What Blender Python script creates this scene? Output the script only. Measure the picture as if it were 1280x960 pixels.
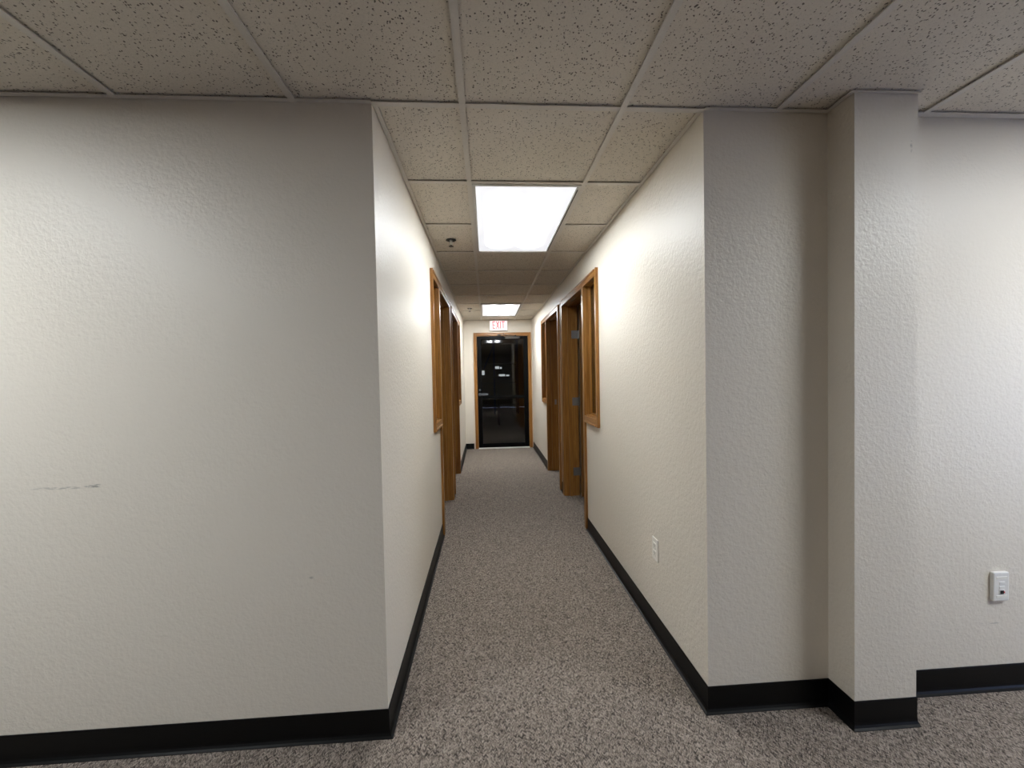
import bpy, bmesh, math, random
from mathutils import Vector, Matrix

random.seed(7)
C = bpy.context.scene.collection
sc = bpy.context.scene
for o in list(bpy.data.objects):
    bpy.data.objects.remove(o, do_unlink=True)

# ------------------------------------------------------------------ camera
G = 0.6096                       # two-foot ceiling grid
CX, CY, CZ = 0.0675, -1.556, 1.3633
YAW, PIT, ROL, FPX = 0.0625, -0.0233, -0.0198, 511.52
fw = Vector((math.sin(YAW) * math.cos(PIT), math.cos(YAW) * math.cos(PIT), math.sin(PIT)))
rt = Vector((math.cos(YAW), -math.sin(YAW), 0))
up = rt.cross(fw)
r2 = math.cos(ROL) * rt + math.sin(ROL) * up
u2 = -math.sin(ROL) * rt + math.cos(ROL) * up
cam = bpy.data.cameras.new('camera')
cam.sensor_width = 36.0
cam.lens = FPX / 1280 * 36.0
cam.clip_start = 0.02
co = bpy.data.objects.new('camera', cam)
C.objects.link(co)
m = Matrix((r2, u2, -fw)).transposed().to_4x4()
m.translation = (CX, CY, CZ)
co.matrix_world = m
sc.camera = co

# ------------------------------------------------------------------ world, exposure
w = bpy.data.worlds.new('sky')
sc.world = w
w.use_nodes = True
bg = w.node_tree.nodes['Background']
bg.inputs[0].default_value = (0.42, 0.56, 1.0, 1)      # daylight outside the front room's window
bg.inputs[1].default_value = 3.6
sc.view_settings.view_transform = 'Standard'
sc.view_settings.look = 'None'
sc.view_settings.exposure = 0.0
sc.view_settings.gamma = 1.0
sc.view_settings.use_curve_mapping = False
sc.cycles.use_denoising = True
sc.cycles.max_bounces = 10
sc.cycles.diffuse_bounces = 6
sc.cycles.caustics_reflective = False
sc.cycles.caustics_refractive = False
sc.cycles.sample_clamp_indirect = 6.0

HALL_LAMP = 30.0          # tube radiance of the two troffers in the corridor
HALL_LAMP_FAR = 46.0
ROOM_LAMP_LEFT = 60.0     # troffers of the front room, beside the frame
ROOM_LAMP_RIGHT = 58.0

# ------------------------------------------------------------------ dimensions
L, R, E = -0.3316, 0.9269, 6.0153        # corridor faces
H = 2.3663                               # underside of the ceiling grid
TOP = H + 0.14
K0, K1, KY = 1.4328, 1.681, -0.1188      # pilaster on the right
XL, XR, YB = -9.144, 4.2672, -8.5344    # front room
WT = 0.14                                # wall thickness
YR2 = 0.010                              # the wall right of the pilaster sits a little deeper

# ------------------------------------------------------------------ materials
def new_mat(name):
    mt = bpy.data.materials.new(name)
    mt.use_nodes = True
    nt = mt.node_tree
    return mt, nt, nt.nodes['Principled BSDF']

def N(nt, typ, **kw):
    n = nt.nodes.new(typ)
    for k, v in kw.items():
        if k in ('operation', 'blend_type', 'data_type', 'feature', 'noise_dimensions', 'interpolation_type', 'wave_type', 'bands_direction', 'wave_profile', 'distance'):
            setattr(n, k, v)
        else:
            n.inputs[k].default_value = v
    return n

def math_n(nt, op, a, b=None, c=None):
    n = nt.nodes.new('ShaderNodeMath')
    n.operation = op
    for i, x in enumerate((a, b, c)):
        if x is None:
            continue
        if isinstance(x, (int, float)):
            n.inputs[i].default_value = x
        else:
            nt.links.new(x, n.inputs[i])
    return n.outputs[0]

def smooth(nt, x, a, b, inv=False):
    n = nt.nodes.new('ShaderNodeMapRange')
    n.interpolation_type = 'SMOOTHSTEP'
    n.inputs['From Min'].default_value = a
    n.inputs['From Max'].default_value = b
    n.inputs['To Min'].default_value = 1.0 if inv else 0.0
    n.inputs['To Max'].default_value = 0.0 if inv else 1.0
    nt.links.new(x, n.inputs['Value'])
    return n.outputs['Result']

def mixc(nt, fac, a, b, blend='MIX'):
    n = nt.nodes.new('ShaderNodeMix')
    n.data_type = 'RGBA'
    n.blend_type = blend
    for sock, x in ((n.inputs[0], fac), (n.inputs[6], a), (n.inputs[7], b)):
        if isinstance(x, (int, float)):
            sock.default_value = x
        elif isinstance(x, tuple):
            sock.default_value = (x + (1,))[:4]
        else:
            nt.links.new(x, sock)
    return n.outputs[2]

def pos(nt):
    return nt.nodes.new('ShaderNodeNewGeometry').outputs['Position']

def bump(nt, bs, height, strength, dist):
    b = nt.nodes.new('ShaderNodeBump')
    b.inputs['Strength'].default_value = strength
    b.inputs['Distance'].default_value = dist
    nt.links.new(height, b.inputs['Height'])
    nt.links.new(b.outputs[0], bs.inputs['Normal'])

def plain(name, col, rough=0.5, metal=0.0, spec=0.5):
    mt, nt, bs = new_mat(name)
    bs.inputs['Base Color'].default_value = (*col, 1)
    bs.inputs['Roughness'].default_value = rough
    bs.inputs['Metallic'].default_value = metal
    bs.inputs['Specular IOR Level'].default_value = spec
    # a little grain so no surface is perfectly even
    n = N(nt, 'ShaderNodeTexNoise', Scale=90.0, Detail=2.0)
    nt.links.new(pos(nt), n.inputs['Vector'])
    c = mixc(nt, n.outputs[0], tuple(x * 0.93 for x in col), tuple(min(1, x * 1.07) for x in col))
    nt.links.new(c, bs.inputs['Base Color'])
    return mt

def paint(name, scuffs=()):
    """warm off-white satin paint on an orange-peel texture; scuffs = (x, z, half length, half height, darkness) on the y = 0 wall"""
    mt, nt, bs = new_mat(name)
    p = pos(nt)
    big = N(nt, 'ShaderNodeTexNoise', Scale=1.7, Detail=3.0)
    nt.links.new(p, big.inputs['Vector'])
    col = mixc(nt, big.outputs[0], (0.745, 0.690, 0.600), (0.795, 0.742, 0.652))
    if scuffs:
        sep = nt.nodes.new('ShaderNodeSeparateXYZ')
        nt.links.new(p, sep.inputs[0])
        nz = N(nt, 'ShaderNodeTexNoise', Scale=120.0, Detail=3.0)
        mp = nt.nodes.new('ShaderNodeMapping')
        mp.inputs['Scale'].default_value = (0.35, 1, 1.6)
        nt.links.new(p, mp.inputs[0])
        nt.links.new(mp.outputs[0], nz.inputs['Vector'])
        for sx, sz, hx, hz, dk in scuffs:
            a = math_n(nt, 'DIVIDE', math_n(nt, 'SUBTRACT', sep.outputs[0], sx), hx)
            b = math_n(nt, 'DIVIDE', math_n(nt, 'SUBTRACT', sep.outputs[2], sz), hz)
            d = math_n(nt, 'ADD', math_n(nt, 'MULTIPLY', a, a), math_n(nt, 'MULTIPLY', b, b))
            k = math_n(nt, 'MULTIPLY', smooth(nt, d, 0.0, 1.0, True), smooth(nt, nz.outputs[0], 0.40, 0.62))
            col = mixc(nt, math_n(nt, 'MULTIPLY', k, dk), col, (0.16, 0.16, 0.145))
    nt.links.new(col, bs.inputs['Base Color'])
    n1 = N(nt, 'ShaderNodeTexNoise', Scale=100.0, Detail=3.0, Roughness=0.55)
    nt.links.new(p, n1.inputs['Vector'])
    n2 = N(nt, 'ShaderNodeTexVoronoi', Scale=55.0)
    n2.feature = 'SMOOTH_F1'
    nt.links.new(p, n2.inputs['Vector'])
    hgt = math_n(nt, 'ADD', n1.outputs[0], math_n(nt, 'MULTIPLY', n2.outputs['Distance'], 0.7))
    bump(nt, bs, hgt, 0.65, 0.0026)
    bs.inputs['Roughness'].default_value = 0.42
    bs.inputs['Specular IOR Level'].default_value = 0.45
    return mt

M_WALL = paint('wall_paint')
M_WALL_L = paint('wall_paint_scuffed', [(-1.352, 0.992, 0.040, 0.010, 0.75), (-1.46, 0.988, 0.14, 0.006, 0.45), (-0.60, 0.62, 0.012, 0.006, 0.5)])
M_WALL_R = paint('wall_paint_marked', [(2.16, 0.28, 0.06, 0.006, 0.35), (1.012, 0.16, 0.010, 0.008, 0.6), (1.655, 2.18, 0.006, 0.03, 0.5)])

def carpet():
    mt, nt, bs = new_mat('loop_carpet')
    p = pos(nt)
    # wandering rows of slanted loops
    wob = N(nt, 'ShaderNodeTexNoise', Scale=9.0, Detail=1.0)
    nt.links.new(p, wob.inputs['Vector'])
    sep = nt.nodes.new('ShaderNodeSeparateXYZ')
    nt.links.new(p, sep.inputs[0])
    x = math_n(nt, 'ADD', sep.outputs[0], math_n(nt, 'MULTIPLY', wob.outputs[0], 0.03))
    zig = math_n(nt, 'PINGPONG', x, 0.009)
    y = math_n(nt, 'ADD', sep.outputs[1], math_n(nt, 'MULTIPLY', zig, 1.5))
    cmb = nt.nodes.new('ShaderNodeCombineXYZ')
    nt.links.new(math_n(nt, 'MULTIPLY', x, 150.0), cmb.inputs[0])
    nt.links.new(math_n(nt, 'MULTIPLY', y, 230.0), cmb.inputs[1])
    v = N(nt, 'ShaderNodeTexVoronoi', Scale=1.0)
    nt.links.new(cmb.outputs[0], v.inputs['Vector'])
    fine = N(nt, 'ShaderNodeTexNoise', Scale=260.0, Detail=2.0)
    nt.links.new(p, fine.inputs['Vector'])
    tone = N(nt, 'ShaderNodeTexNoise', Scale=2.2, Detail=2.0)
    nt.links.new(p, tone.inputs['Vector'])
    sc_ = nt.nodes.new('ShaderNodeSeparateColor')
    nt.links.new(v.outputs['Color'], sc_.inputs[0])
    yarn = mixc(nt, sc_.outputs[0], (0.165, 0.134, 0.110), (0.55, 0.468, 0.400))
    yarn = mixc(nt, smooth(nt, v.outputs['Distance'], 0.42, 0.85), yarn, (0.03, 0.024, 0.02))
    yarn = mixc(nt, math_n(nt, 'MULTIPLY', fine.outputs[0], 0.2), yarn, (0.27, 0.24, 0.215))
    yarn = mixc(nt, math_n(nt, 'MULTIPLY', tone.outputs[0], 0.18), yarn, (0.18, 0.155, 0.14))
    nt.links.new(yarn, bs.inputs['Base Color'])
    bs.inputs['Roughness'].default_value = 0.95
    bs.inputs['Specular IOR Level'].default_value = 0.1
    bump(nt, bs, math_n(nt, 'SUBTRACT', 1.0, v.outputs['Distance']), 0.8, 0.004)
    return mt
M_CARPET = carpet()

def acoustic():
    mt, nt, bs = new_mat('fissured_acoustic_tile')
    p = pos(nt)
    warp = N(nt, 'ShaderNodeTexNoise', Scale=38.0, Detail=2.0)
    nt.links.new(p, warp.inputs['Vector'])
    vm = nt.nodes.new('ShaderNodeVectorMath')
    vm.operation = 'MULTIPLY_ADD'
    nt.links.new(warp.outputs['Color'], vm.inputs[0])
    vm.inputs[1].default_value = (0.018, 0.018, 0)
    nt.links.new(p, vm.inputs[2])
    mp = nt.nodes.new('ShaderNodeMapping')
    mp.inputs['Scale'].default_value = (1, 1, 0)
    nt.links.new(vm.outputs[0], mp.inputs[0])
    v = N(nt, 'ShaderNodeTexVoronoi', Scale=132.0)
    nt.links.new(mp.outputs[0], v.inputs['Vector'])
    sp = nt.nodes.new('ShaderNodeSeparateColor')
    nt.links.new(v.outputs['Color'], sp.inputs[0])
    size = math_n(nt, 'MULTIPLY', smooth(nt, sp.outputs[0], 0.10, 1.0), 0.40)
    pit = math_n(nt, 'MULTIPLY', smooth(nt, math_n(nt, 'SUBTRACT', v.outputs['Distance'], size), -0.06, 0.02, True), smooth(nt, sp.outputs[1], 0.0, 0.3))
    pit = math_n(nt, 'MINIMUM', pit, 1.0)
    v2 = N(nt, 'ShaderNodeTexVoronoi', Scale=260.0)
    nt.links.new(mp.outputs[0], v2.inputs['Vector'])
    sp2 = nt.nodes.new('ShaderNodeSeparateColor')
    nt.links.new(v2.outputs['Color'], sp2.inputs[0])
    pin = math_n(nt, 'MULTIPLY', smooth(nt, v2.outputs['Distance'], 0.10, 0.28, True), smooth(nt, sp2.outputs[0], 0.55, 0.7))
    fine = N(nt, 'ShaderNodeTexNoise', Scale=160.0, Detail=3.0)
    nt.links.new(p, fine.inputs['Vector'])
    base = mixc(nt, fine.outputs[0], (0.61, 0.56, 0.485), (0.73, 0.68, 0.595))
    col = mixc(nt, math_n(nt, 'MULTIPLY', pin, 0.6), base, (0.14, 0.12, 0.10))
    col = mixc(nt, math_n(nt, 'MULTIPLY', pit, 0.85), col, (0.085, 0.07, 0.06))
    nt.links.new(col, bs.inputs['Base Color'])
    bs.inputs['Roughness'].default_value = 0.95
    bs.inputs['Specular IOR Level'].default_value = 0.1
    bump(nt, bs, math_n(nt, 'SUBTRACT', math_n(nt, 'MULTIPLY', fine.outputs[0], 0.3), pit), 0.7, 0.003)
    return mt
M_TILE = acoustic()
M_TEE = plain('painted_steel_grid', (0.62, 0.585, 0.53), 0.38)

def oak(name, axis, dark=1.0):
    mt, nt, bs = new_mat(name)
    p = pos(nt)
    mp = nt.nodes.new('ShaderNodeMapping')
    s = [34.0, 34.0, 34.0]
    s[axis] = 1.6
    mp.inputs['Scale'].default_value = s
    nt.links.new(p, mp.inputs[0])
    n = N(nt, 'ShaderNodeTexNoise', Scale=1.0, Detail=5.0, Roughness=0.6, Distortion=0.8)
    nt.links.new(mp.outputs[0], n.inputs['Vector'])
    mp2 = nt.nodes.new('ShaderNodeMapping')
    s2 = [190.0, 190.0, 190.0]
    s2[axis] = 7.0
    mp2.inputs['Scale'].default_value = s2
    nt.links.new(p, mp2.inputs[0])
    n2 = N(nt, 'ShaderNodeTexNoise', Scale=1.0, Detail=2.0)
    nt.links.new(mp2.outputs[0], n2.inputs['Vector'])
    c = mixc(nt, smooth(nt, n.outputs[0], 0.28, 0.72), tuple(x * dark for x in (0.215, 0.087, 0.017)), tuple(x * dark for x in (0.39, 0.185, 0.045)))
    c = mixc(nt, math_n(nt, 'MULTIPLY', smooth(nt, n2.outputs[0], 0.52, 0.70), 0.5), c, tuple(x * dark for x in (0.12, 0.045, 0.009)))
    nt.links.new(c, bs.inputs['Base Color'])
    bs.inputs['Roughness'].default_value = 0.34
    bs.inputs['Specular IOR Level'].default_value = 0.5
    bump(nt, bs, n2.outputs[0], 0.15, 0.0006)
    return mt
M_OAK = [oak('varnished_oak_x', 0), oak('varnished_oak_y', 1), oak('varnished_oak_z', 2)]
M_LEAF = oak('varnished_oak_veneer', 2, 0.62)

M_RUBBER = plain('black_rubber', (0.0025, 0.0025, 0.0026), 0.40, 0, 0.22)
M_BLACK = plain('black_aluminium', (0.0018, 0.0018, 0.002), 0.42, 0, 0.1)
M_ALU = plain('brushed_aluminium', (0.72, 0.72, 0.71), 0.38, 0.9)
M_SILL = plain('worn_aluminium', (0.82, 0.81, 0.78), 0.5, 0.15)
M_DULL = plain('dull_grey_metal', (0.10, 0.11, 0.13), 0.5, 0.5)
M_STEEL = plain('dull_steel_hinge', (0.36, 0.36, 0.36), 0.4, 0.85)
M_BRASS = plain('satin_metal_knob', (0.78, 0.70, 0.55), 0.28, 0.9)
M_WHITE = plain('white_plastic', (0.80, 0.79, 0.76), 0.35)
M_IVORY = plain('ivory_plastic', (0.84, 0.82, 0.76), 0.35)
M_ENAMEL = plain('white_enamel', (0.62, 0.61, 0.58), 0.4)
M_HOLE = plain('dark_recess', (0.01, 0.009, 0.008), 0.7)
M_DKMETAL = plain('dark_bronze', (0.05, 0.045, 0.038), 0.4, 0.6)
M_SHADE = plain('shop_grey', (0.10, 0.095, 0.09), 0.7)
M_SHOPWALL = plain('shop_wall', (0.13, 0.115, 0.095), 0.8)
M_CARD = plain('cardboard', (0.30, 0.20, 0.11), 0.8)
M_BLUE = plain('blue_rack_steel', (0.03, 0.05, 0.11), 0.5)
M_RED = plain('red_plastic', (0.55, 0.03, 0.02), 0.4)

def glass():
    mt, nt, bs = new_mat('window_glass')
    bs.inputs['Base Color'].default_value = (0.86, 0.88, 0.86, 1)
    bs.inputs['Roughness'].default_value = 0.0
    bs.inputs['IOR'].default_value = 1.5
    bs.inputs['Transmission Weight'].default_value = 1.0
    return mt
M_GLASS = glass()

def diffuser(name, strength):
    """prismatic lens with two bright tubes showing through it"""
    mt, nt, bs = new_mat(name)
    tc = nt.nodes.new('ShaderNodeTexCoord')
    sep = nt.nodes.new('ShaderNodeSeparateXYZ')
    nt.links.new(tc.outputs['Object'], sep.inputs[0])
    ax = math_n(nt, 'ABSOLUTE', sep.outputs[0])
    ay = math_n(nt, 'ABSOLUTE', sep.outputs[1])
    dx = math_n(nt, 'ABSOLUTE', math_n(nt, 'SUBTRACT', ax, 0.115))
    dy = math_n(nt, 'MAXIMUM', math_n(nt, 'SUBTRACT', ay, 0.41), 0.0)
    d = math_n(nt, 'SQRT', math_n(nt, 'ADD', math_n(nt, 'MULTIPLY', dx, dx), math_n(nt, 'MULTIPLY', dy, dy)))
    tube = smooth(nt, d, 0.03, 0.128, True)
    tube = math_n(nt, 'MULTIPLY', tube, tube)
    st = math_n(nt, 'ADD', math_n(nt, 'MULTIPLY', tube, strength), 0.80)
    col = mixc(nt, tube, (0.90, 0.93, 1.0), (0.95, 1.0, 1.02))
    bs.inputs['Base Color'].default_value = (0.8, 0.8, 0.8, 1)
    bs.inputs['Roughness'].default_value = 0.3
    nt.links.new(col, bs.inputs['Emission Color'])
    nt.links.new(st, bs.inputs['Emission Strength'])
    return mt
M_DIFF = diffuser('lit_lens', HALL_LAMP)
M_DIFF2 = diffuser('lit_lens_far', HALL_LAMP_FAR)
M_DIFF_L = diffuser('lit_lens_front_left', ROOM_LAMP_LEFT)
M_DIFF_R = diffuser('lit_lens_front_right', ROOM_LAMP_RIGHT)

def glow(name, col, strength):
    mt, nt, bs = new_mat(name)
    bs.inputs['Base Color'].default_value = (*[min(1, c) * 0.5 for c in col], 1)
    bs.inputs['Emission Color'].default_value = (*col, 1)
    bs.inputs['Emission Strength'].default_value = strength
    return mt
M_SIGN = glow('backlit_sign_face', (1.0, 0.90, 0.90), 0.95)
M_SPECK = glow('reflected_speck', (0.9, 0.95, 1.0), 0.55)  # glow standing in for bright specks reflected in the door glass

def letter_mat():
    """red letters lit from above inside the box: the feet stay dark"""
    mt, nt, bs = new_mat('backlit_red_letter')
    tc = nt.nodes.new('ShaderNodeTexCoord')
    sep = nt.nodes.new('ShaderNodeSeparateXYZ')
    nt.links.new(tc.outputs['Object'], sep.inputs[0])
    k = smooth(nt, sep.outputs[2], 0.038, 0.056)
    col = mixc(nt, k, (0.10, 0.008, 0.008), (0.86, 0.17, 0.22))
    bs.inputs['Base Color'].default_value = (0.3, 0.02, 0.02, 1)
    nt.links.new(col, bs.inputs['Emission Color'])
    bs.inputs['Emission Strength'].default_value = 0.8
    return mt
M_LETTER = letter_mat()

# ------------------------------------------------------------------ mesh helpers
class MB:
    def __init__(self):
        self.bm = bmesh.new()
    def box(self, x0, x1, y0, y1, z0, z1, bev=0.0, mat=None):
        vs = []
        g = bmesh.ops.create_cube(self.bm, size=1.0)['verts']
        for v in g:
            v.co = Vector(((x0 + x1) / 2 + v.co.x * (x1 - x0), (y0 + y1) / 2 + v.co.y * (y1 - y0), (z0 + z1) / 2 + v.co.z * (z1 - z0)))
        if mat is not None:
            for v in g:
                v.co = mat @ v.co
        if bev > 0:
            es = list({e for v in g for e in v.link_edges})
            bmesh.ops.bevel(self.bm, geom=es, offset=bev, segments=2, affect='EDGES', profile=0.6)
        return self
    def bar(self, a, b, wd, th, nrm=Vector((0, 1, 0))):
        """flat bar from a to b, wd across, th along nrm"""
        a, b = Vector(a), Vector(b)
        d = (b - a).normalized()
        s = d.cross(nrm).normalized()
        vs = []
        for q in (a, b):
            for i, j in ((-1, -1), (1, -1), (1, 1), (-1, 1)):
                vs.append(self.bm.verts.new(q + s * (i * wd / 2) + nrm * (j * th / 2)))
        for f in ((0, 1, 2, 3), (7, 6, 5, 4), (0, 4, 5, 1), (1, 5, 6, 2), (2, 6, 7, 3), (3, 7, 4, 0)):
            self.bm.faces.new([vs[i] for i in f])
        return self
    def lathe(self, prof, origin, axis='z', seg=20):
        """prof = [(radius, height)], revolved about an axis through origin"""
        rings = []
        for r, h in prof:
            ring = []
            for k in range(seg):
                a = 2 * math.pi * k / seg
                c, s = r * math.cos(a), r * math.sin(a)
                q = {'z': (c, s, h), 'y': (c, h, s), 'x': (h, c, s)}[axis]
                ring.append(self.bm.verts.new(Vector(origin) + Vector(q)))
            rings.append(ring)
        for a, b in zip(rings, rings[1:]):
            for k in range(seg):
                self.bm.faces.new((a[k], a[(k + 1) % seg], b[(k + 1) % seg], b[k]))
        self.bm.faces.new(rings[0][::-1])
        self.bm.faces.new(rings[-1])
        return self
    def sweep(self, path, prof, side=1, ends=True):
        """prof = [(out, z)] carried along a floor path of (x, y) with mitred corners; side = +1 puts 'out' to the left of travel"""
        P = [Vector((x, y)) for x, y in path]
        rings = []
        for i, q in enumerate(P):
            ns = []
            if i > 0:
                d = (q - P[i - 1]).normalized(); ns.append(Vector((-d.y, d.x)) * side)
            if i < len(P) - 1:
                d = (P[i + 1] - q).normalized(); ns.append(Vector((-d.y, d.x)) * side)
            n = ns[0] if len(ns) == 1 else (ns[0] + ns[1]) / (1 + ns[0].dot(ns[1]))
            rings.append([self.bm.verts.new((q.x + n.x * o, q.y + n.y * o, z)) for o, z in prof])
        k = len(prof)
        for a, b in zip(rings, rings[1:]):
            for j in range(k):
                self.bm.faces.new((a[j], a[(j + 1) % k], b[(j + 1) % k], b[j]))
        if ends:
            self.bm.faces.new(rings[0]); self.bm.faces.new(rings[-1][::-1])
        return self

WLOC = {}
def wloc(o):
    return WLOC.get(o.name, Vector((0, 0, 0)))

def obj(name, mb, mat, parent=None, at=None, smooth_=False):
    """one mesh object; geometry is given in world coordinates, the origin put at `at` (default: the parent's)"""
    bm = mb.bm
    bmesh.ops.recalc_face_normals(bm, faces=bm.faces[:])
    o_at = Vector(at) if at is not None else (wloc(parent) if parent else Vector((0, 0, 0)))
    bmesh.ops.translate(bm, verts=bm.verts[:], vec=-o_at)
    me = bpy.data.meshes.new(name)
    bm.to_mesh(me); bm.free()
    me.materials.append(mat)
    if smooth_:
        for f in me.polygons:
            f.use_smooth = True
    o = bpy.data.objects.new(name, me)
    C.objects.link(o)
    WLOC[o.name] = o_at
    if parent:
        o.parent = parent
        o.location = o_at - wloc(parent)
    else:
        o.location = o_at
    return o

def empty(name, loc):
    o = bpy.data.objects.new(name, None)
    o.empty_display_size = 0.1
    C.objects.link(o)
    o.location = loc
    WLOC[o.name] = Vector(loc)
    return o

def tag(o, label=None, cat=None, group=None, kind=None):
    if label: o['label'] = label
    if cat: o['category'] = cat
    if group: o['group'] = group
    if kind: o['kind'] = kind
    return o

def struct(o, label=None):
    o['kind'] = 'structure'
    if label: o['label'] = label
    return o

# ------------------------------------------------------------------ floor
mb = MB().box(XL - 0.3, XR + 0.3, YB - 0.3, E + 0.06, -0.08, 0.0)
struct(obj('floor', mb, M_CARPET), 'grey-brown loop carpet of corridor and front room')

# ------------------------------------------------------------------ door and sidelight openings: two units on each corridor side
# along y: casing, opening and mullion positions
U1 = dict(c0=1.505, w0=1.575, w1=1.935, m0=1.935, m1=1.992, d0=1.992, d1=2.945, c1=3.000)
U2 = dict(c0=3.155, d0=3.215, d1=4.135, m0=4.135, m1=4.190, w0=4.190, w1=4.560, c1=4.620)
ZH = 2.108          # underside of the head jamb
ZHC = 2.160         # top of the head casing
ZS = 1.005          # sidelight sill
ZSC = 0.942         # underside of its apron

def hall_wall(x0, x1, side):
    mb = MB()
    y0 = 0.0
    a1, a2 = U1['c0'] + 0.045, U1['m0'] + 0.012      # rough openings sit behind the casing
    b1 = U1['c1'] - 0.040
    c0, c1, c2 = U2['c0'] + 0.040, U2['m1'] - 0.012, U2['c1'] - 0.045
    zt = ZHC - 0.035
    mb.box(x0, x1, y0, a1, 0, TOP)
    mb.box(x0, x1, a1, a2, 0, ZSC + 0.03)
    mb.box(x0, x1, a1, b1, zt, TOP)
    mb.box(x0, x1, b1, c0, 0, TOP)
    mb.box(x0, x1, c0, c2, zt, TOP)
    mb.box(x0, x1, c1, c2, 0, ZSC + 0.03)
    mb.box(x0, x1, c2, E, 0, TOP)
    return mb

struct(obj('wall_left', hall_wall(L - WT, L, -1), M_WALL), 'off-white corridor wall left of the carpet')
struct(obj('wall_right', hall_wall(R, R + WT, 1), M_WALL), 'off-white corridor wall with the low outlet')

# end wall with the glass door's opening
DX0, DX1, DZ = -0.118, 0.872, 2.098
mb = MB()
mb.box(L - WT, DX0, E, E + WT, 0, TOP)
mb.box(DX1, R + WT, E, E + WT, 0, TOP)
mb.box(DX0, DX1, E, E + WT, DZ, TOP)
struct(obj('wall_end', mb, M_WALL), 'short end wall around the black glass door')

# front walls
mb = MB().box(XL - WT, L - WT, 0.0, WT, 0, TOP)
struct(obj('wall_front_left', mb, M_WALL_L), 'broad off-white wall left of the corridor mouth with a grey scuff')
mb = MB().box(R + WT, K0 + 0.03, 0.0, WT, 0, TOP)
struct(obj('wall_front_right', mb, M_WALL_R), 'narrow shaded wall between corridor mouth and pilaster')
mb = MB().box(K0, K1, KY, 0.004, 0, TOP, 0.0).box(K0 + 0.03, K1 - 0.01, 0.004, WT, 0, TOP)
struct(obj('wall_pilaster', mb, M_WALL_R), 'square pilaster standing proud of the wall')
mb = MB().box(K1 - 0.01, XR + WT, YR2, WT + YR2, 0, TOP)
struct(obj('wall_far_right', mb, M_WALL_R), 'pale wall right of the pilaster with a data outlet')
# rest of the front room (behind the camera)
mb = MB().box(XL - WT, XL, YB, 0.0, 0, TOP)
struct(obj('wall_room_left', mb, M_WALL))
W0, W1, WZ0, WZ1 = -2.25, -0.75, 0.35, 1.75
mb = MB()
mb.box(XR, XR + WT, YB, W0, 0, TOP).box(XR, XR + WT, W1, YR2, 0, TOP)
mb.box(XR, XR + WT, W0, W1, 0, WZ0).box(XR, XR + WT, W0, W1, WZ1, TOP)
struct(obj('wall_room_right', mb, M_WALL))
mb = MB().box(XL - WT, XR + WT, YB - WT, YB, 0, TOP)
struct(obj('wall_rear', mb, M_WALL))
wn = struct(empty('window_5', (XR + 0.06, (W0 + W1) / 2, WZ0)))
mb = MB()
for a, b in ((W0, W0 + 0.05), (W1 - 0.05, W1), ((W0 + W1) / 2 - 0.02, (W0 + W1) / 2 + 0.02)):
    mb.box(XR + 0.03, XR + 0.09, a, b, WZ0, WZ1)
mb.box(XR + 0.03, XR + 0.09, W0, W1, WZ0, WZ0 + 0.05).box(XR + 0.03, XR + 0.09, W0, W1, WZ1 - 0.05, WZ1)
obj('window_frame', mb, M_BLACK, wn)
# offices either side of the corridor: unlit rooms
for nm, xa, xb in (('left', XL, L - WT), ('right', R + WT, XR)):
    wx = xa if nm == 'left' else xb
    mb = MB().box(wx - (WT if nm == 'left' else 0), wx + (0 if nm == 'left' else WT), WT + YR2, E, 0, TOP)
    struct(obj('wall_office_' + nm, mb, M_WALL))
    mb = MB().box(xa, xb, 3.03, 3.12, 0, TOP)
    struct(obj('wall_partition_' + nm, mb, M_WALL))
    mb = MB().box(xa - (WT if nm == 'left' else 0), xb + (0 if nm == 'left' else WT), E, E + WT, 0, TOP)
    struct(obj('wall_office_end_' + nm, mb, M_WALL))

# ------------------------------------------------------------------ ceiling: deck, lay-in tiles, tees
mb = MB().box(XL - 0.3, XR + 0.3, YB - 0.3, E + WT, TOP, TOP + 0.1)
ceil = struct(obj('ceiling', mb, M_ENAMEL), 'suspended ceiling of speckled tiles in a metal grid')

lamps = {(0, 1): ('hall', M_DIFF), (0, 7): ('far', M_DIFF2), (-4, -3): ('left', M_DIFF_L), (4, -3): ('right', M_DIFF_R)}
skip = {(i, k + d) for (i, k) in lamps for d in (0, 1)}
def cell_mesh(x0, x1, y0, y1, notch=None):
    mb = MB()
    zt0, zt1 = H + 0.010, H + 0.024
    if notch:
        a, b, c = notch
        mb.box(x0, x1, y0, c, zt0, zt1).box(x0, a, c, y1, zt0, zt1).box(b, x1, c, y1, zt0, zt1)
    else:
        mb.box(x0, x1, y0, y1, zt0, zt1)
    return mb
full = None
cells = []
for k in range(-6, 0):
    for i in range(-6, 7):
        cells.append((i, k, max(i * G, -6 * G), min((i + 1) * G, XR), k * G, (k + 1) * G))
for k in range(0, 10):
    for i in (-1, 0, 1):
        cells.append((i, k, max(i * G, L), min((i + 1) * G, R), k * G, min((k + 1) * G, E)))
e = 0.005
tiles = 0
for i, k, x0, x1, y0, y1 in cells:
    if (i, k) in skip or x1 - x0 < 0.02:
        continue
    fullsize = abs(x1 - x0 - G) < 1e-4 and abs(y1 - y0 - G) < 1e-4
    notch = (K0 - 0.004, K1 + 0.004, KY - 0.004) if (i, k) == (2, -1) else None
    if fullsize and not notch and full is not None:
        o = full.copy(); C.objects.link(o)
        o.location = (x0, y0, 0)
    else:
        o = obj('ceiling_tile', cell_mesh(x0 + e, x1 - e, y0 + e, y1 - e, notch), M_TILE, ceil, at=(x0, y0, 0))
        if fullsize and not notch:
            full = o
    tiles += 1
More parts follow.
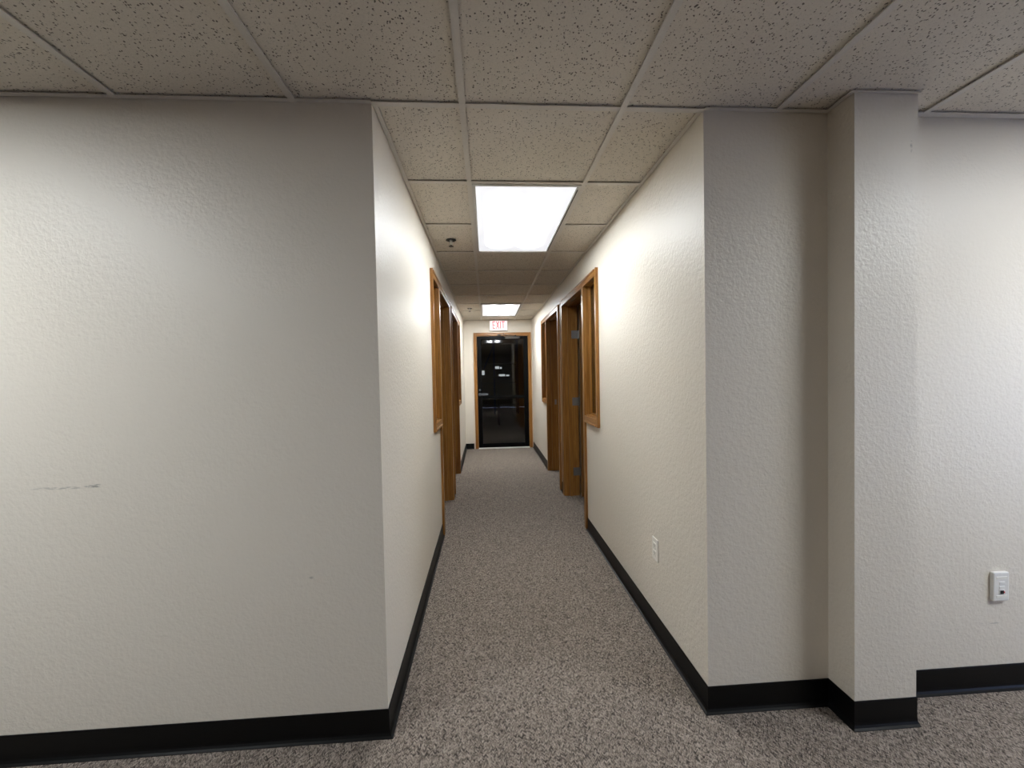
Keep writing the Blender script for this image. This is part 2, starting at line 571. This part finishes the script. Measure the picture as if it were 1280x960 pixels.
# tees: mains run along the corridor, cross tees between them
def tee(mb, x0, x1, y0, y1, dz=0.0):
    return mb.box(x0, x1, y0, y1, H + dz, H + 0.0042)
TW = 0.012
# beyond the tiles that can be seen the ceiling goes on as plain panels
mb = MB().box(XL, -6 * G - 0.004, YB, 0.0, H + 0.005, H + 0.019).box(-6 * G - 0.004, XR, YB, -6 * G - 0.004, H + 0.005, H + 0.019)
obj('rear_panel', mb, M_TILE, ceil)
for i in range(-5, 7):
    mains = MB()
    y1 = E if i in (0, 1) else 0.0
    tee(mains, i * G - TW, i * G + TW, -6 * G, y1)
    obj('main_tee', mains, M_TEE, ceil)
for k in range(-5, 10):
    for i in range(-6, 7):
        x0, x1 = i * G, (i + 1) * G
        if k > 0 or k == 0:
            if i not in (-1, 0, 1):
                continue
            x0, x1 = max(x0, L), min(x1, R)
        else:
            x0, x1 = max(x0, -6 * G), min(x1, XR)
        if (i, k) in skip and (i, k - 1) in skip:
            continue
        a = x0 + (TW if x0 == i * G else 0.0); b = x1 - (TW if x1 == (i + 1) * G else 0.0)
        if b - a > 0.03:
            obj('cross_tee', tee(MB(), a, b, k * G - TW, k * G + TW, 0.0006), M_TEE, ceil)
# wall angle along every wall
AW = 0.020
mb = MB()
for a in ((XL, L, -AW, -0.0035), (R, K0, -AW, -0.0035), (K1, XR, -AW, YR2 - 0.0035), (K0 - AW, K0 - 0.003, KY, -AW), (K0 - AW, K1, KY - 0.012, KY - 0.0035), (XL, XL + AW, YB, -AW), (XR - AW, XR, YB, -AW), (XL, XR, YB, YB + AW)):
    tee(mb, *a, dz=0.0003)
obj('wall_angle', mb, M_TEE, ceil)
mb = MB()
tee(mb, L + 0.0025, L + AW, 0.0, E, 0.0003); tee(mb, R - AW, R - 0.0025, 0.0, E, 0.0003); tee(mb, L + AW, R - AW, E - AW, E - 0.0005, 0.0003)
obj('wall_angle', mb, M_TEE, ceil)

# ------------------------------------------------------------------ troffers
LAB = {'hall': 'large lit fluorescent ceiling panel above the corridor carpet',
       'far': 'small lit ceiling panel before the exit sign',
       'left': 'lit ceiling panel over the front room by the scuffed wall',
       'right': 'lit ceiling panel over the front room by the data outlet wall'}
for (i, k), (key, md) in lamps.items():
    x0, x1, y0, y1 = i * G + TW + 0.001, (i + 1) * G - TW - 0.001, k * G + TW + 0.001, (k + 2) * G - TW - 0.001
    c = ((x0 + x1) / 2, (y0 + y1) / 2, H + 0.003)
    t = tag(empty('ceiling_light', c), LAB[key], 'light', 'fluorescent ceiling panels')
    f = 0.019
    fr = MB()
    z0, z1 = H - 0.004, H + 0.012
    fr.box(x0, x0 + f, y0, y1, z0, z1, 0.002).box(x1 - f, x1, y0, y1, z0, z1, 0.002)
    fr.box(x0 + f, x1 - f, y0, y0 + f, z0, z1, 0.002).box(x0 + f, x1 - f, y1 - f, y1, z0, z1, 0.002)
    obj('frame', fr, M_ENAMEL, t)
    obj('lens', MB().box(x0 + f - 0.002, x1 - f + 0.002, y0 + f - 0.002, y1 - f + 0.002, H + 0.004, H + 0.008), md, t)
    hs = MB().box(x0 + 0.004, x1 - 0.004, y0 + 0.004, y1 - 0.004, H + 0.013, H + 0.10, 0.01)
    obj('housing', hs, M_ENAMEL, t)
    la = MB().box(x1 - f + 0.006, x1 - f + 0.011, y0 + 0.05, y1 - 0.05, H - 0.0065, H - 0.003)
    obj('hinge_rail', la, M_DKMETAL, t)

# ------------------------------------------------------------------ baseboards
BB = [(0.0, 0.0), (0.020, 0.0), (0.0195, 0.0022), (0.012, 0.006), (0.007, 0.013), (0.005, 0.022), (0.0045, 0.097), (0.003, 0.1016), (0.0, 0.1016)]
def base(name, path, side, label):
    struct(obj(name, MB().sweep(path, BB, side), M_RUBBER), label)
base('baseboard_left', [(XL, 0), (L, 0), (L, U1['m0'] - 0.002)], -1, 'black rubber cove base wrapping the left corridor corner')
base('baseboard_left_2', [(L, U1['c1'] + 0.001), (L, U2['c0'] - 0.001)], -1, 'short black cove base between the left doors')
base('baseboard_left_3', [(L, U2['m1'] + 0.002), (L, E), (DX0 - 0.06, E)], -1, 'black cove base left of the glass door')
base('baseboard_right', [(R, U1['m0'] - 0.002), (R, 0), (K0, 0), (K0, KY), (K1, KY)], -1, 'black rubber cove base around the pilaster and right corridor corner')
struct(obj('baseboard_pilaster', MB().box(K1, K1 + 0.004, KY, YR2 - 0.006, 0, 0.1016), M_RUBBER), 'black cove base on the far side of the pilaster')
base('baseboard_right_2', [(R, U2['c0'] - 0.001), (R, U1['c1'] + 0.001)], -1, 'short black cove base between the right doors')
base('baseboard_right_3', [(DX1 + 0.06, E), (R, E), (R, U2['m1'] + 0.002)], -1, 'black cove base right of the glass door')
base('baseboard_far_right', [(K1 + 0.0045, YR2), (XR, YR2)], -1, 'black cove base under the data outlet')

# ------------------------------------------------------------------ oak door and sidelight units
CT = 0.018       # casing stands this far off the wall
JT = 0.019       # jamb board
def unit(side, U, mirrored, n_door, n_win, where, leaf):
    """side -1: left wall, +1: right wall; local depth s grows from the corridor face into the office"""
    f0 = L if side < 0 else R
    X = lambda s: f0 + side * s
    def bx(mb, s0, s1, y0, y1, z0, z1, bev=0.0):
        a, b = sorted((X(s0), X(s1)))
        return mb.box(a, b, y0, y1, z0, z1, bev)
    def casing(mb, y0, y1, z0, z1, outer):
        """flat casing with a raised outer band; outer = 'lo' or 'hi' along y, 'top' or 'bottom'"""
        for s0, s1 in ((-CT, 0.0), (WT, WT + CT)):
            bx(mb, s0, s1, y0, y1, z0, z1, 0.003)
        r = 0.016
        q = {'lo': (y0 - 0.0008, y0 + r, z0, z1 + 0.0008), 'hi': (y1 - r, y1 + 0.0008, z0, z1 + 0.0008),
             'top': (y0 - 0.0008, y1 + 0.0008, z1 - r, z1 + 0.0008), 'bottom': (y0 - 0.0008, y1 + 0.0008, z0 - 0.0008, z0 + r)}[outer]
        bx(mb, -CT - 0.005, -CT + 0.004, *q, 0.003)
        return mb
    d0, d1, w0, w1, m0, m1 = U['d0'], U['d1'], U['w0'], U['w1'], U['m0'], U['m1']
    ew, ed = ('c0', 'c1') if not mirrored else ('c1', 'c0')
    # ---- door
    D = struct(empty('door_%d' % n_door, (X(WT / 2), (d0 + d1) / 2, 0)), 'oak door in an oak frame, ' + where)
    jb = MB()
    dj = (d1 - JT, d1) if not mirrored else (d0, d0 + JT)
    bx(jb, -0.001, WT + 0.001, dj[0], dj[1], 0, ZH + JT)
    ym = (d0, d1 - JT) if not mirrored else (d0 + JT, d1)
    stop_s = (0.046, 0.083)
    st = 0.012
    if not mirrored:
        bx(jb, *stop_s, d1 - JT - st, d1 - JT, 0, ZH)
        bx(jb, *stop_s, d0, d0 + st, 0, ZH)
    else:
        bx(jb, *stop_s, d0 + JT, d0 + JT + st, 0, ZH)
        bx(jb, *stop_s, d1 - st, d1, 0, ZH)
    obj('side_jamb', jb, M_OAK[2], D)
    hj = MB()
    bx(hj, -0.001, WT + 0.001, ym[0], ym[1], ZH, ZH + JT)
    bx(hj, *stop_s, ym[0], ym[1], ZH - st, ZH)
    obj('head_jamb', hj, M_OAK[1], D)
    if not mirrored:
        cy = (d1 - JT + 0.006, U['c1'])
        obj('side_casing', casing(MB(), *cy, 0, ZHC, 'hi'), M_OAK[2], D)
        obj('head_casing', casing(MB(), (m0 + m1) / 2, cy[0], ZH - 0.004, ZHC, 'top'), M_OAK[1], D)
    else:
        cy = (U['c0'], d0 + JT - 0.006)
        obj('side_casing', casing(MB(), *cy, 0, ZHC, 'lo'), M_OAK[2], D)
        obj('head_casing', casing(MB(), cy[1], (m0 + m1) / 2, ZH - 0.004, ZHC, 'top'), M_OAK[1], D)
    mu = MB()
    bx(mu, 0, WT, m0, m1, 0, ZH, 0.002)
    bx(mu, -CT, 0.0, m0 - 0.002, m1 + 0.002, 0, ZH - 0.004, 0.003)
    bx(mu, WT, WT + CT, m0 - 0.002, m1 + 0.002, 0, ZH - 0.004, 0.003)
    obj('mullion_post', mu, M_OAK[2], D)
    # leaf: ('near'|'far' hinge side, opening angle in degrees)
    hinge, ang = leaf
    lt = 0.044
    a0, a1 = (d0 + 0.004, d1 - JT - 0.004) if not mirrored else (d0 + JT + 0.004, d1 - 0.004)
    lw = a1 - a0
    hy = a0 if hinge == 'near' else a1
    pin = Vector((X(WT + 0.026), hy, 0))
    # closed: leaf lies from depth 0.085 to 0.129
    th = math.radians(ang) * (1 if hinge == 'near' else -1) * (-side)
    rot = Matrix.Translation(pin) @ Matrix.Rotation(th, 4, 'Z') @ Matrix.Translation(-pin)
    lf = MB()
    a, b = sorted((X(0.085), X(0.129)))
    lf.box(a, b, a0, a1, 0.012, ZH - 0.004, 0.002, rot)
    lo = obj('leaf', lf, M_LEAF, D)
    ky = a1 - 0.065 if hinge == 'near' else a0 + 0.065
    for s, sg in ((0.085, -1), (0.129, 1)):
        kb = MB()
        kb.lathe([(0.030, 0), (0.031, 0.004), (0.012, 0.009), (0.011, 0.055), (0.022, 0.066), (0.027, 0.078), (0.024, 0.090), (0.010, 0.096)], (0, 0, 0), 'x', 18)
        for v in kb.bm.verts:
            v.co.x *= sg * side
            v.co = rot @ (v.co + Vector((X(s), ky, 0.965)))
        obj('knob', kb, M_BRASS, lo, smooth_=True)
    for hz in (0.27, 1.05, 1.79):
        hb = MB()
        hyj = d1 - JT if hinge == 'far' else (d0 + (JT if mirrored else 0.0))
        sgn = -1 if hinge == 'far' else 1
        y0h, y1h = sorted((hyj, hyj + sgn * 0.0025))
        bx(hb, 0.088, WT + 0.022, y0h, y1h, hz - 0.045, hz + 0.045)
        hb.lathe([(0.0065, -0.047), (0.0065, 0.047)], (pin.x, hyj + sgn * 0.004, hz), 'z', 12)
        hb.box(*sorted((pin.x, pin.x + side * 0.030)), *sorted((hyj + sgn * 0.001, hyj + sgn * 0.0045)), hz - 0.045, hz + 0.045)
        obj('hinge', hb, M_STEEL, D)
    # strike plate on the latch jamb
    sp = MB()
    yl = d1 - JT if hinge == 'near' and not mirrored else (d1 if hinge == 'near' else (d0 + JT if mirrored else d0))
    sg = -1 if hinge == 'near' else 1
    bx(sp, 0.092, 0.120, *sorted((yl, yl + sg * 0.002)), 0.93, 1.00)
    obj('strike_plate', sp, M_STEEL, D)
    # ---- sidelight
    Wn = struct(empty('window_%d' % n_win, (X(WT / 2), (w0 + w1) / 2, ZS)), 'narrow oak-framed sidelight, ' + where)
    jw = MB()
    if not mirrored:
        bx(jw, -0.001, WT + 0.001, w0 - JT, w0, ZS, ZH)
        oc = (U['c0'], w0 - JT + 0.006)
        obj('side_casing', casing(MB(), *oc, ZSC, ZHC, 'lo'), M_OAK[2], Wn)
        hc = (oc[1], (m0 + m1) / 2)
    else:
        bx(jw, -0.001, WT + 0.001, w1, w1 + JT, ZS, ZH)
        oc = (w1 + JT - 0.006, U['c1'])
        obj('side_casing', casing(MB(), *oc, ZSC, ZHC, 'hi'), M_OAK[2], Wn)
        hc = ((m0 + m1) / 2, oc[0])
    obj('side_jamb', jw, M_OAK[2], Wn)
    obj('head_casing', casing(MB(), *hc, ZH - 0.004, ZHC, 'top'), M_OAK[1], Wn)
    hw = MB()
    wj = (w0 - JT, w1) if not mirrored else (w0, w1 + JT)
    bx(hw, -0.001, WT + 0.001, *wj, ZH, ZH + JT)
    obj('head_jamb', hw, M_OAK[1], Wn)
    sb = MB()
    sbr = (hc[0], m0 - 0.003) if not mirrored else (m1 + 0.003, hc[1])
    casing(sb, *sbr, ZSC, ZS - 0.006, 'bottom')
    bx(sb, -0.001, WT + 0.001, *wj, ZS - JT, ZS)
    obj('sill', sb, M_OAK[1], Wn)
    stp = MB()
    for s0, s1 in ((0.036, 0.054), (0.062, 0.080)):
        bx(stp, s0, s1, w0, w0 + 0.012, ZS, ZH, 0.002)
        bx(stp, s0, s1, w1 - 0.012, w1, ZS, ZH, 0.002)
        bx(stp, s0, s1, w0 + 0.012, w1 - 0.012, ZS, ZS + 0.012)
        bx(stp, s0, s1, w0 + 0.012, w1 - 0.012, ZH - 0.012, ZH)
    obj('glazing_bead', stp, M_OAK[2], Wn)
    pn = MB()
    bx(pn, 0.055, 0.061, w0 + 0.001, w1 - 0.001, ZS + 0.001, ZH - 0.001)
    obj('pane', pn, M_GLASS, Wn)

unit(-1, U1, False, 1, 1, 'first on the corridor side with the light switch', ('near', 88))
unit(-1, U2, True, 2, 2, 'second on the corridor side with the light switch', ('far', 0))
unit(+1, U1, False, 3, 3, 'first on the corridor side with the wall outlet', ('far', 86))
unit(+1, U2, True, 4, 4, 'second on the corridor side with the wall outlet', ('near', 84))

# ------------------------------------------------------------------ black glass door at the end
D5 = struct(empty('door_5', ((DX0 + DX1) / 2, E, 0)), 'black-framed glass door at the end of the corridor')
cw = 0.045
for a, b, nm in ((DX0 - 0.034, DX0 + 0.014, 'side_casing'), (DX1 - 0.014, DX1 + 0.034, 'side_casing')):
    mb = MB().box(a, b, E - 0.018, E - 0.0003, 0, DZ + 0.040, 0.003)
    o_in = a + 0.034 if a < 0 else b - 0.034
    mb.box(min(a, a) if a < 0 else b - 0.014, a + 0.014 if a < 0 else b, E - 0.023, E - 0.016, 0, DZ + 0.040, 0.003)
    obj(nm, mb, M_OAK[2], D5)
mb = MB().box(DX0 + 0.014, DX1 - 0.014, E - 0.018, E - 0.0003, DZ - 0.012, DZ + 0.040, 0.003).box(DX0 - 0.034, DX1 + 0.034, E - 0.023, E - 0.016, DZ + 0.026, DZ + 0.041, 0.003)
obj('head_casing', mb, M_OAK[0], D5)
mb = MB().box(DX0, DX0 + 0.022, E - 0.001, E + WT, 0, DZ).box(DX1 - 0.022, DX1, E - 0.001, E + WT, 0, DZ)
obj('side_jamb', mb, M_OAK[2], D5)
obj('head_jamb', MB().box(DX0 + 0.022, DX1 - 0.022, E - 0.001, E + WT, DZ - 0.022, DZ), M_OAK[0], D5)
lx0, lx1, ly0, ly1, lz0, lz1 = DX0 + 0.025, DX1 - 0.025, E + 0.004, E + 0.048, 0.016, DZ - 0.025
lf = MB()
SL, SR_ = 0.078, 0.082
lf.box(lx0, lx0 + SL, ly0, ly1, lz0, lz1, 0.003).box(lx1 - SR_, lx1, ly0, ly1, lz0, lz1, 0.003)
lf.box(lx0 + SL, lx1 - SR_, ly0, ly1, lz0, lz0 + 0.075, 0.003).box(lx0 + SL, lx1 - SR_, ly0, ly1, lz1 - 0.055, lz1, 0.003)
lf.box(lx0 + SL, lx1 - SR_, ly0 - 0.004, ly1, 0.922, 0.975, 0.004)
leaf = obj('leaf', lf, M_BLACK, D5)
obj('pane', MB().box(lx0 + SL - 0.004, lx1 - SR_ + 0.004, ly0 + 0.018, ly0 + 0.024, lz0 + 0.071, 0.926), M_GLASS, leaf)
obj('pane', MB().box(lx0 + SL - 0.004, lx1 - SR_ + 0.004, ly0 + 0.018, ly0 + 0.024, 0.971, lz1 - 0.051), M_GLASS, leaf)
mb = MB().box(lx0 + 0.012, lx0 + 0.19, ly0 - 0.022, ly0 - 0.004, 0.985, 1.022, 0.004).box(lx0 + 0.02, lx0 + 0.06, ly0 - 0.006, ly0 + 0.001, 0.975, 1.032)
obj('paddle_handle', mb, M_DULL, leaf)
mb = MB().lathe([(0.016, 0), (0.016, -0.006), (0.011, -0.010)], (lx0 + 0.036, ly0 + 0.001, 1.09), 'y', 16)
obj('lock_cylinder', mb, M_DULL, leaf)
mb = MB().box(DX0 + 0.022, DX1 - 0.022, E - 0.045, E + WT - 0.005, 0.0, 0.015, 0.004)
obj('threshold', mb, M_SILL, D5)
cl = obj('door_closer', MB().box(0.43, 0.70, ly0 - 0.058, ly0 - 0.001, lz1 - 0.056, lz1 - 0.004, 0.005), M_DKMETAL, D5)
mb = MB().bar((0.62, ly0 - 0.03, lz1 + 0.004), (0.40, ly0 - 0.16, lz1 + 0.012), 0.022, 0.006, Vector((0, 0, 1))).bar((0.40, ly0 - 0.16, lz1 + 0.018), (0.32, E - 0.024, lz1 + 0.018), 0.020, 0.006, Vector((0, 0, 1)))
mb.lathe([(0.014, -0.010), (0.014, 0.012)], (0.62, ly0 - 0.03, lz1 + 0.004), 'z', 14).lathe([(0.010, -0.006), (0.010, 0.012)], (0.40, ly0 - 0.16, lz1 + 0.014), 'z', 12)
mb.box(0.29, 0.35, E - 0.030, E - 0.018, lz1 + 0.006, lz1 + 0.034, 0.002)
obj('closer_arm', mb, M_DKMETAL, cl)

# ------------------------------------------------------------------ exit sign above the glass door
sx0, sx1, sz0, sz1 = 0.152, 0.472, 2.172, 2.352
sy = E - 0.062
S = tag(empty('exit_sign', ((sx0 + sx1) / 2, sy, sz0)), 'lit exit sign with red letters above the glass door', 'sign')
mb = MB().box(sx0 - 0.004, sx1 + 0.004, sy, E - 0.001, sz0 - 0.004, sz1 + 0.004, 0.005)
mb.box((sx0 + sx1) / 2 - 0.05, (sx0 + sx1) / 2 + 0.05, sy + 0.008, sy + 0.05, sz1 + 0.004, H - 0.001)
obj('housing', mb, M_WHITE, S)
obj('lit_face', MB().box(sx0 + 0.004, sx1 - 0.004, sy - 0.003, sy + 0.001, sz0 + 0.004, sz1 - 0.004, 0.001), M_SIGN, S)
lh0, lh1 = sz0 + 0.034, sz1 - 0.012
def letter(ch, x, wd):
    mb = MB()
    y0, y1, t = sy - 0.006, sy - 0.0025, 0.016
    if ch == 'E':
        mb.box(x, x + t, y0, y1, lh0, lh1)
        for z in (lh0, (lh0 + lh1) / 2 - t / 2, lh1 - t):
            mb.box(x + t, x + wd, y0, y1, z, z + t)
    elif ch == 'X':
        a = Vector((x + t / 2, (y0 + y1) / 2, lh0)); b = Vector((x + wd - t / 2, (y0 + y1) / 2, lh1))
        c = Vector((x + wd - t / 2, (y0 + y1) / 2, lh0)); d = Vector((x + t / 2, (y0 + y1) / 2, lh1))
        mb.bar(a, b, t * 0.95, 0.0035); mb.bar(c, d, t * 0.95, 0.0030)
    elif ch == 'I':
        mb.box(x, x + t, y0, y1, lh0, lh1)
    else:
        mb.box(x + wd / 2 - t / 2, x + wd / 2 + t / 2, y0, y1, lh0, lh1 - t)
        mb.box(x, x + wd, y0, y1, lh1 - t, lh1)
    obj('letter', mb, M_LETTER, S)
x = sx0 + 0.048
for ch, wd in (('E', 0.052), ('X', 0.066), ('I', 0.016), ('T', 0.060)):
    letter(ch, x, wd)
    x += wd + 0.011

# ------------------------------------------------------------------ sprinklers
def sprinkler(x, y, label):
    t = tag(empty('fire_sprinkler', (x, y, H + 0.005)), label, 'sprinkler', 'pendant fire sprinklers')
    z = H + 0.005
    cup = MB()
    # recess ring with its shadow gap put into the near-black colour, and cup rim
    cup.lathe([(0.036, 0.0), (0.038, -0.003), (0.030, -0.0045), (0.020, -0.002)], (x, y, z), 'z', 24)
    obj('escutcheon', cup, M_HOLE, t, smooth_=True)
    b = MB().lathe([(0.011, -0.002), (0.011, -0.014), (0.007, -0.016)], (x, y, z), 'z', 14)
    for s in (-1, 1):
        b.bar((x + s * 0.010, y, z - 0.012), (x + s * 0.011, y, z - 0.030), 0.004, 0.004)
        b.bar((x + s * 0.011, y, z - 0.030), (x, y, z - 0.040), 0.004, 0.004)
    b.lathe([(0.003, -0.014), (0.003, -0.036)], (x, y, z), 'z', 8)
    obj('frame_arms', b, M_ALU, t)
    d = MB().lathe([(0.004, -0.038), (0.008, -0.043), (0.019, -0.047), (0.0195, -0.0485), (0.004, -0.0485)], (x, y, z), 'z', 20)
    obj('deflector', d, M_DKMETAL, t)
sprinkler(-0.172, 1.53, 'small sprinkler head beside the large lit ceiling panel')
sprinkler(-0.160, 4.67, 'tiny sprinkler head beside the small far ceiling panel')

# ------------------------------------------------------------------ outlets and switch
# duplex outlet low on the right corridor wall
oy, oz = 0.496, 0.443
t = tag(empty('wall_outlet', (R, oy, oz)), 'ivory duplex power outlet low on the corridor wall', 'outlet')
obj('cover_plate', MB().box(R - 0.006, R - 0.0002, oy - 0.035, oy + 0.035, oz - 0.058, oz + 0.058, 0.003), M_IVORY, t)
for dz in (-0.0195, 0.0195):
    f = MB().box(R - 0.0085, R - 0.005, oy - 0.017, oy + 0.017, oz + dz - 0.0145, oz + dz + 0.0145, 0.0015)
    fo = obj('socket', f, M_IVORY, t)
    s = MB().box(R - 0.0092, R - 0.0083, oy - 0.0075, oy - 0.0055, oz + dz - 0.002, oz + dz + 0.006)
    s.box(R - 0.0092, R - 0.0083, oy + 0.0055, oy + 0.0075, oz + dz - 0.002, oz + dz + 0.006)
    s.lathe([(0.0022, -0.0092), (0.0022, -0.0083)], (R, oy, oz + dz - 0.007), 'x', 10)
    obj('slot', s, M_HOLE, fo)
obj('screw', MB().lathe([(0.0028, -0.0072), (0.0026, -0.0058)], (R, oy, oz), 'x', 10), M_STEEL, t)
# data outlet with a dark jack on the far right wall
dx, dz_ = 2.186, 0.441
yw = YR2
t = tag(empty('data_outlet', (dx, yw, dz_)), 'white data outlet plate with one dark jack', 'outlet')
obj('cover_plate', MB().box(dx - 0.035, dx + 0.035, yw - 0.016, yw - 0.0002, dz_ - 0.060, dz_ + 0.060, 0.005), M_WHITE, t)
obj('label_window', MB().box(dx - 0.024, dx + 0.024, yw - 0.0175, yw - 0.0155, dz_ + 0.032, dz_ + 0.043, 0.0005), M_IVORY, t)
obj('label_window', MB().box(dx - 0.024, dx + 0.024, yw - 0.0175, yw - 0.0155, dz_ - 0.046, dz_ - 0.035, 0.0005), M_IVORY, t)
ins = MB()
for z in (0.016, -0.003):
    ins.box(dx - 0.012, dx + 0.012, yw - 0.0185, yw - 0.0155, dz_ + z - 0.006, dz_ + z + 0.006, 0.001)
obj('blank_insert', ins, M_WHITE, t)
jk = MB().box(dx - 0.013, dx + 0.013, yw - 0.0185, yw - 0.0155, dz_ - 0.031, dz_ - 0.012, 0.001)
jo = obj('jack_insert', jk, M_WHITE, t)
obj('jack', MB().box(dx - 0.009, dx + 0.006, yw - 0.0192, yw - 0.018, dz_ - 0.029, dz_ - 0.014), M_HOLE, jo)
o = obj('jack_latch', MB().box(dx + 0.0065, dx + 0.0105, yw - 0.0196, yw - 0.018, dz_ - 0.025, dz_ - 0.018), M_RED, jo)
# light switch near the end of the left corridor wall
sy_, sz_ = 5.80, 1.395
t = tag(empty('light_switch', (L, sy_, sz_)), 'small white light switch plate near the glass door', 'switch')
obj('cover_plate', MB().box(L + 0.0002, L + 0.006, sy_ - 0.035, sy_ + 0.035, sz_ - 0.058, sz_ + 0.058, 0.003), M_WHITE, t)
obj('toggle', MB().bar((L + 0.004, sy_, sz_ - 0.002), (L + 0.018, sy_, sz_ + 0.010), 0.009, 0.010), M_WHITE, t)

# ------------------------------------------------------------------ the dim workshop beyond the glass door
SY1, SX0, SX1, SH = 15.5, -3.2, 3.6, 3.4
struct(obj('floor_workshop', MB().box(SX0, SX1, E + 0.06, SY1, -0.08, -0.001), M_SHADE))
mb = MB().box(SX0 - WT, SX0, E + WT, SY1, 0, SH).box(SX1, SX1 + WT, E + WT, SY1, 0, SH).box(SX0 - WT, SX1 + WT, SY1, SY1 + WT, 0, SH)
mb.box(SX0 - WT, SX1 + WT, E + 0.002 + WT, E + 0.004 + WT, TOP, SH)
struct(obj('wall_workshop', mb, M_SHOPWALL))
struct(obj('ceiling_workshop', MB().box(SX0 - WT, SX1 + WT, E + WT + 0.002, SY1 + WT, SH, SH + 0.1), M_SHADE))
def at(u, v, y):
    d = fw + r2 * ((u - 640) / FPX) - u2 * ((v - 480) / FPX)
    k = (y - CY) / d.y
    return Vector((CX + d.x * k, y, CZ + d.z * k))
# tall blue-grey rack, with glowing panels added on a shelf for reflected specks
ry = 12.6
t = tag(empty('storage_rack', (0.3, ry, 0)), 'dark steel storage rack dimly seen through the glass door', 'rack')
for x_ in (-0.55, 0.35, 1.15):
    for y_ in (ry, ry + 0.6):
        obj('upright', MB().box(x_ - 0.03, x_ + 0.03, y_ - 0.03, y_ + 0.03, 0, 2.6), M_BLUE, t)
for z_ in (0.25, 1.05, 1.75, 2.45):
    obj('shelf', MB().box(-0.55, 1.15, ry - 0.03, ry + 0.63, z_, z_ + 0.04), M_SHADE, t)
obj('brace', MB().bar((-0.55, ry - 0.04, 0.3), (0.35, ry - 0.04, 2.4), 0.05, 0.01), M_BLUE, t)
zs = 1.09
for u, v_, wd, lab in ((623, 459.5, 0.24, 'raised glowing panel added behind the glass for a reflected speck'), (630, 469, 0.36, 'low flat glowing panel added behind the glass for a reflected speck')):  # glowing panels added in place of reflections on the door glass
    yq = ry + 0.16 if v_ > 465 else ry + 0.36
    q = at(u, v_, yq)
    hh = 0.07 if v_ > 465 else 0.09
    t = tag(empty('reflected_speck_panel', (q.x, yq, zs + 0.001)), lab, 'stand-in')
    obj('case', MB().box(q.x - wd / 2 - 0.02, q.x + wd / 2 + 0.02, yq, yq + 0.12, zs + 0.001, q.z + hh / 2 + 0.02, 0.005), M_SHADE, t)
    obj('speck_glow', MB().box(q.x - wd / 2, q.x + wd * 0.1, yq - 0.004, yq + 0.001, q.z - hh / 2, q.z + hh / 2, 0.001), M_SPECK, t)
    obj('speck_glow', MB().box(q.x + wd * 0.2, q.x + wd / 2, yq - 0.004, yq + 0.001, q.z - hh / 2, q.z + hh * 0.2, 0.001), M_SPECK, t)
q = at(604, 466, 9.6)
mb = MB().box(q.x - 0.035, q.x + 0.035, q.y, q.y + 0.02, q.z - 0.06, q.z + 0.06, 0.002)
# workbench that carries the added glowing plate
t = tag(empty('workbench', (q.x, 9.75, 0)), 'dark workbench dimly seen through the lower glass', 'workbench')
bz = q.z - 0.10
obj('bench_top', MB().box(q.x - 0.45, q.x + 0.45, 9.45, 10.05, bz - 0.05, bz), M_SHADE, t)
for sx_ in (-0.4, 0.4):
    for y_ in (9.5, 10.0):
        obj('leg', MB().box(q.x + sx_ - 0.03, q.x + sx_ + 0.03, y_ - 0.03, y_ + 0.03, 0, bz - 0.05), M_SHADE, t)
t = tag(empty('reflected_speck_plate', (q.x, q.y, bz)), 'small glowing plate added behind the glass door for a reflected speck', 'screen')  # added glow imitating one bright reflection in the upper pane
obj('speck_face', mb, M_SPECK, t)
obj('stand', MB().box(q.x - 0.02, q.x + 0.02, q.y + 0.004, q.y + 0.016, bz + 0.012, q.z - 0.06).box(q.x - 0.05, q.x + 0.05, q.y - 0.03, q.y + 0.06, bz + 0.0005, bz + 0.012), M_SHADE, t)
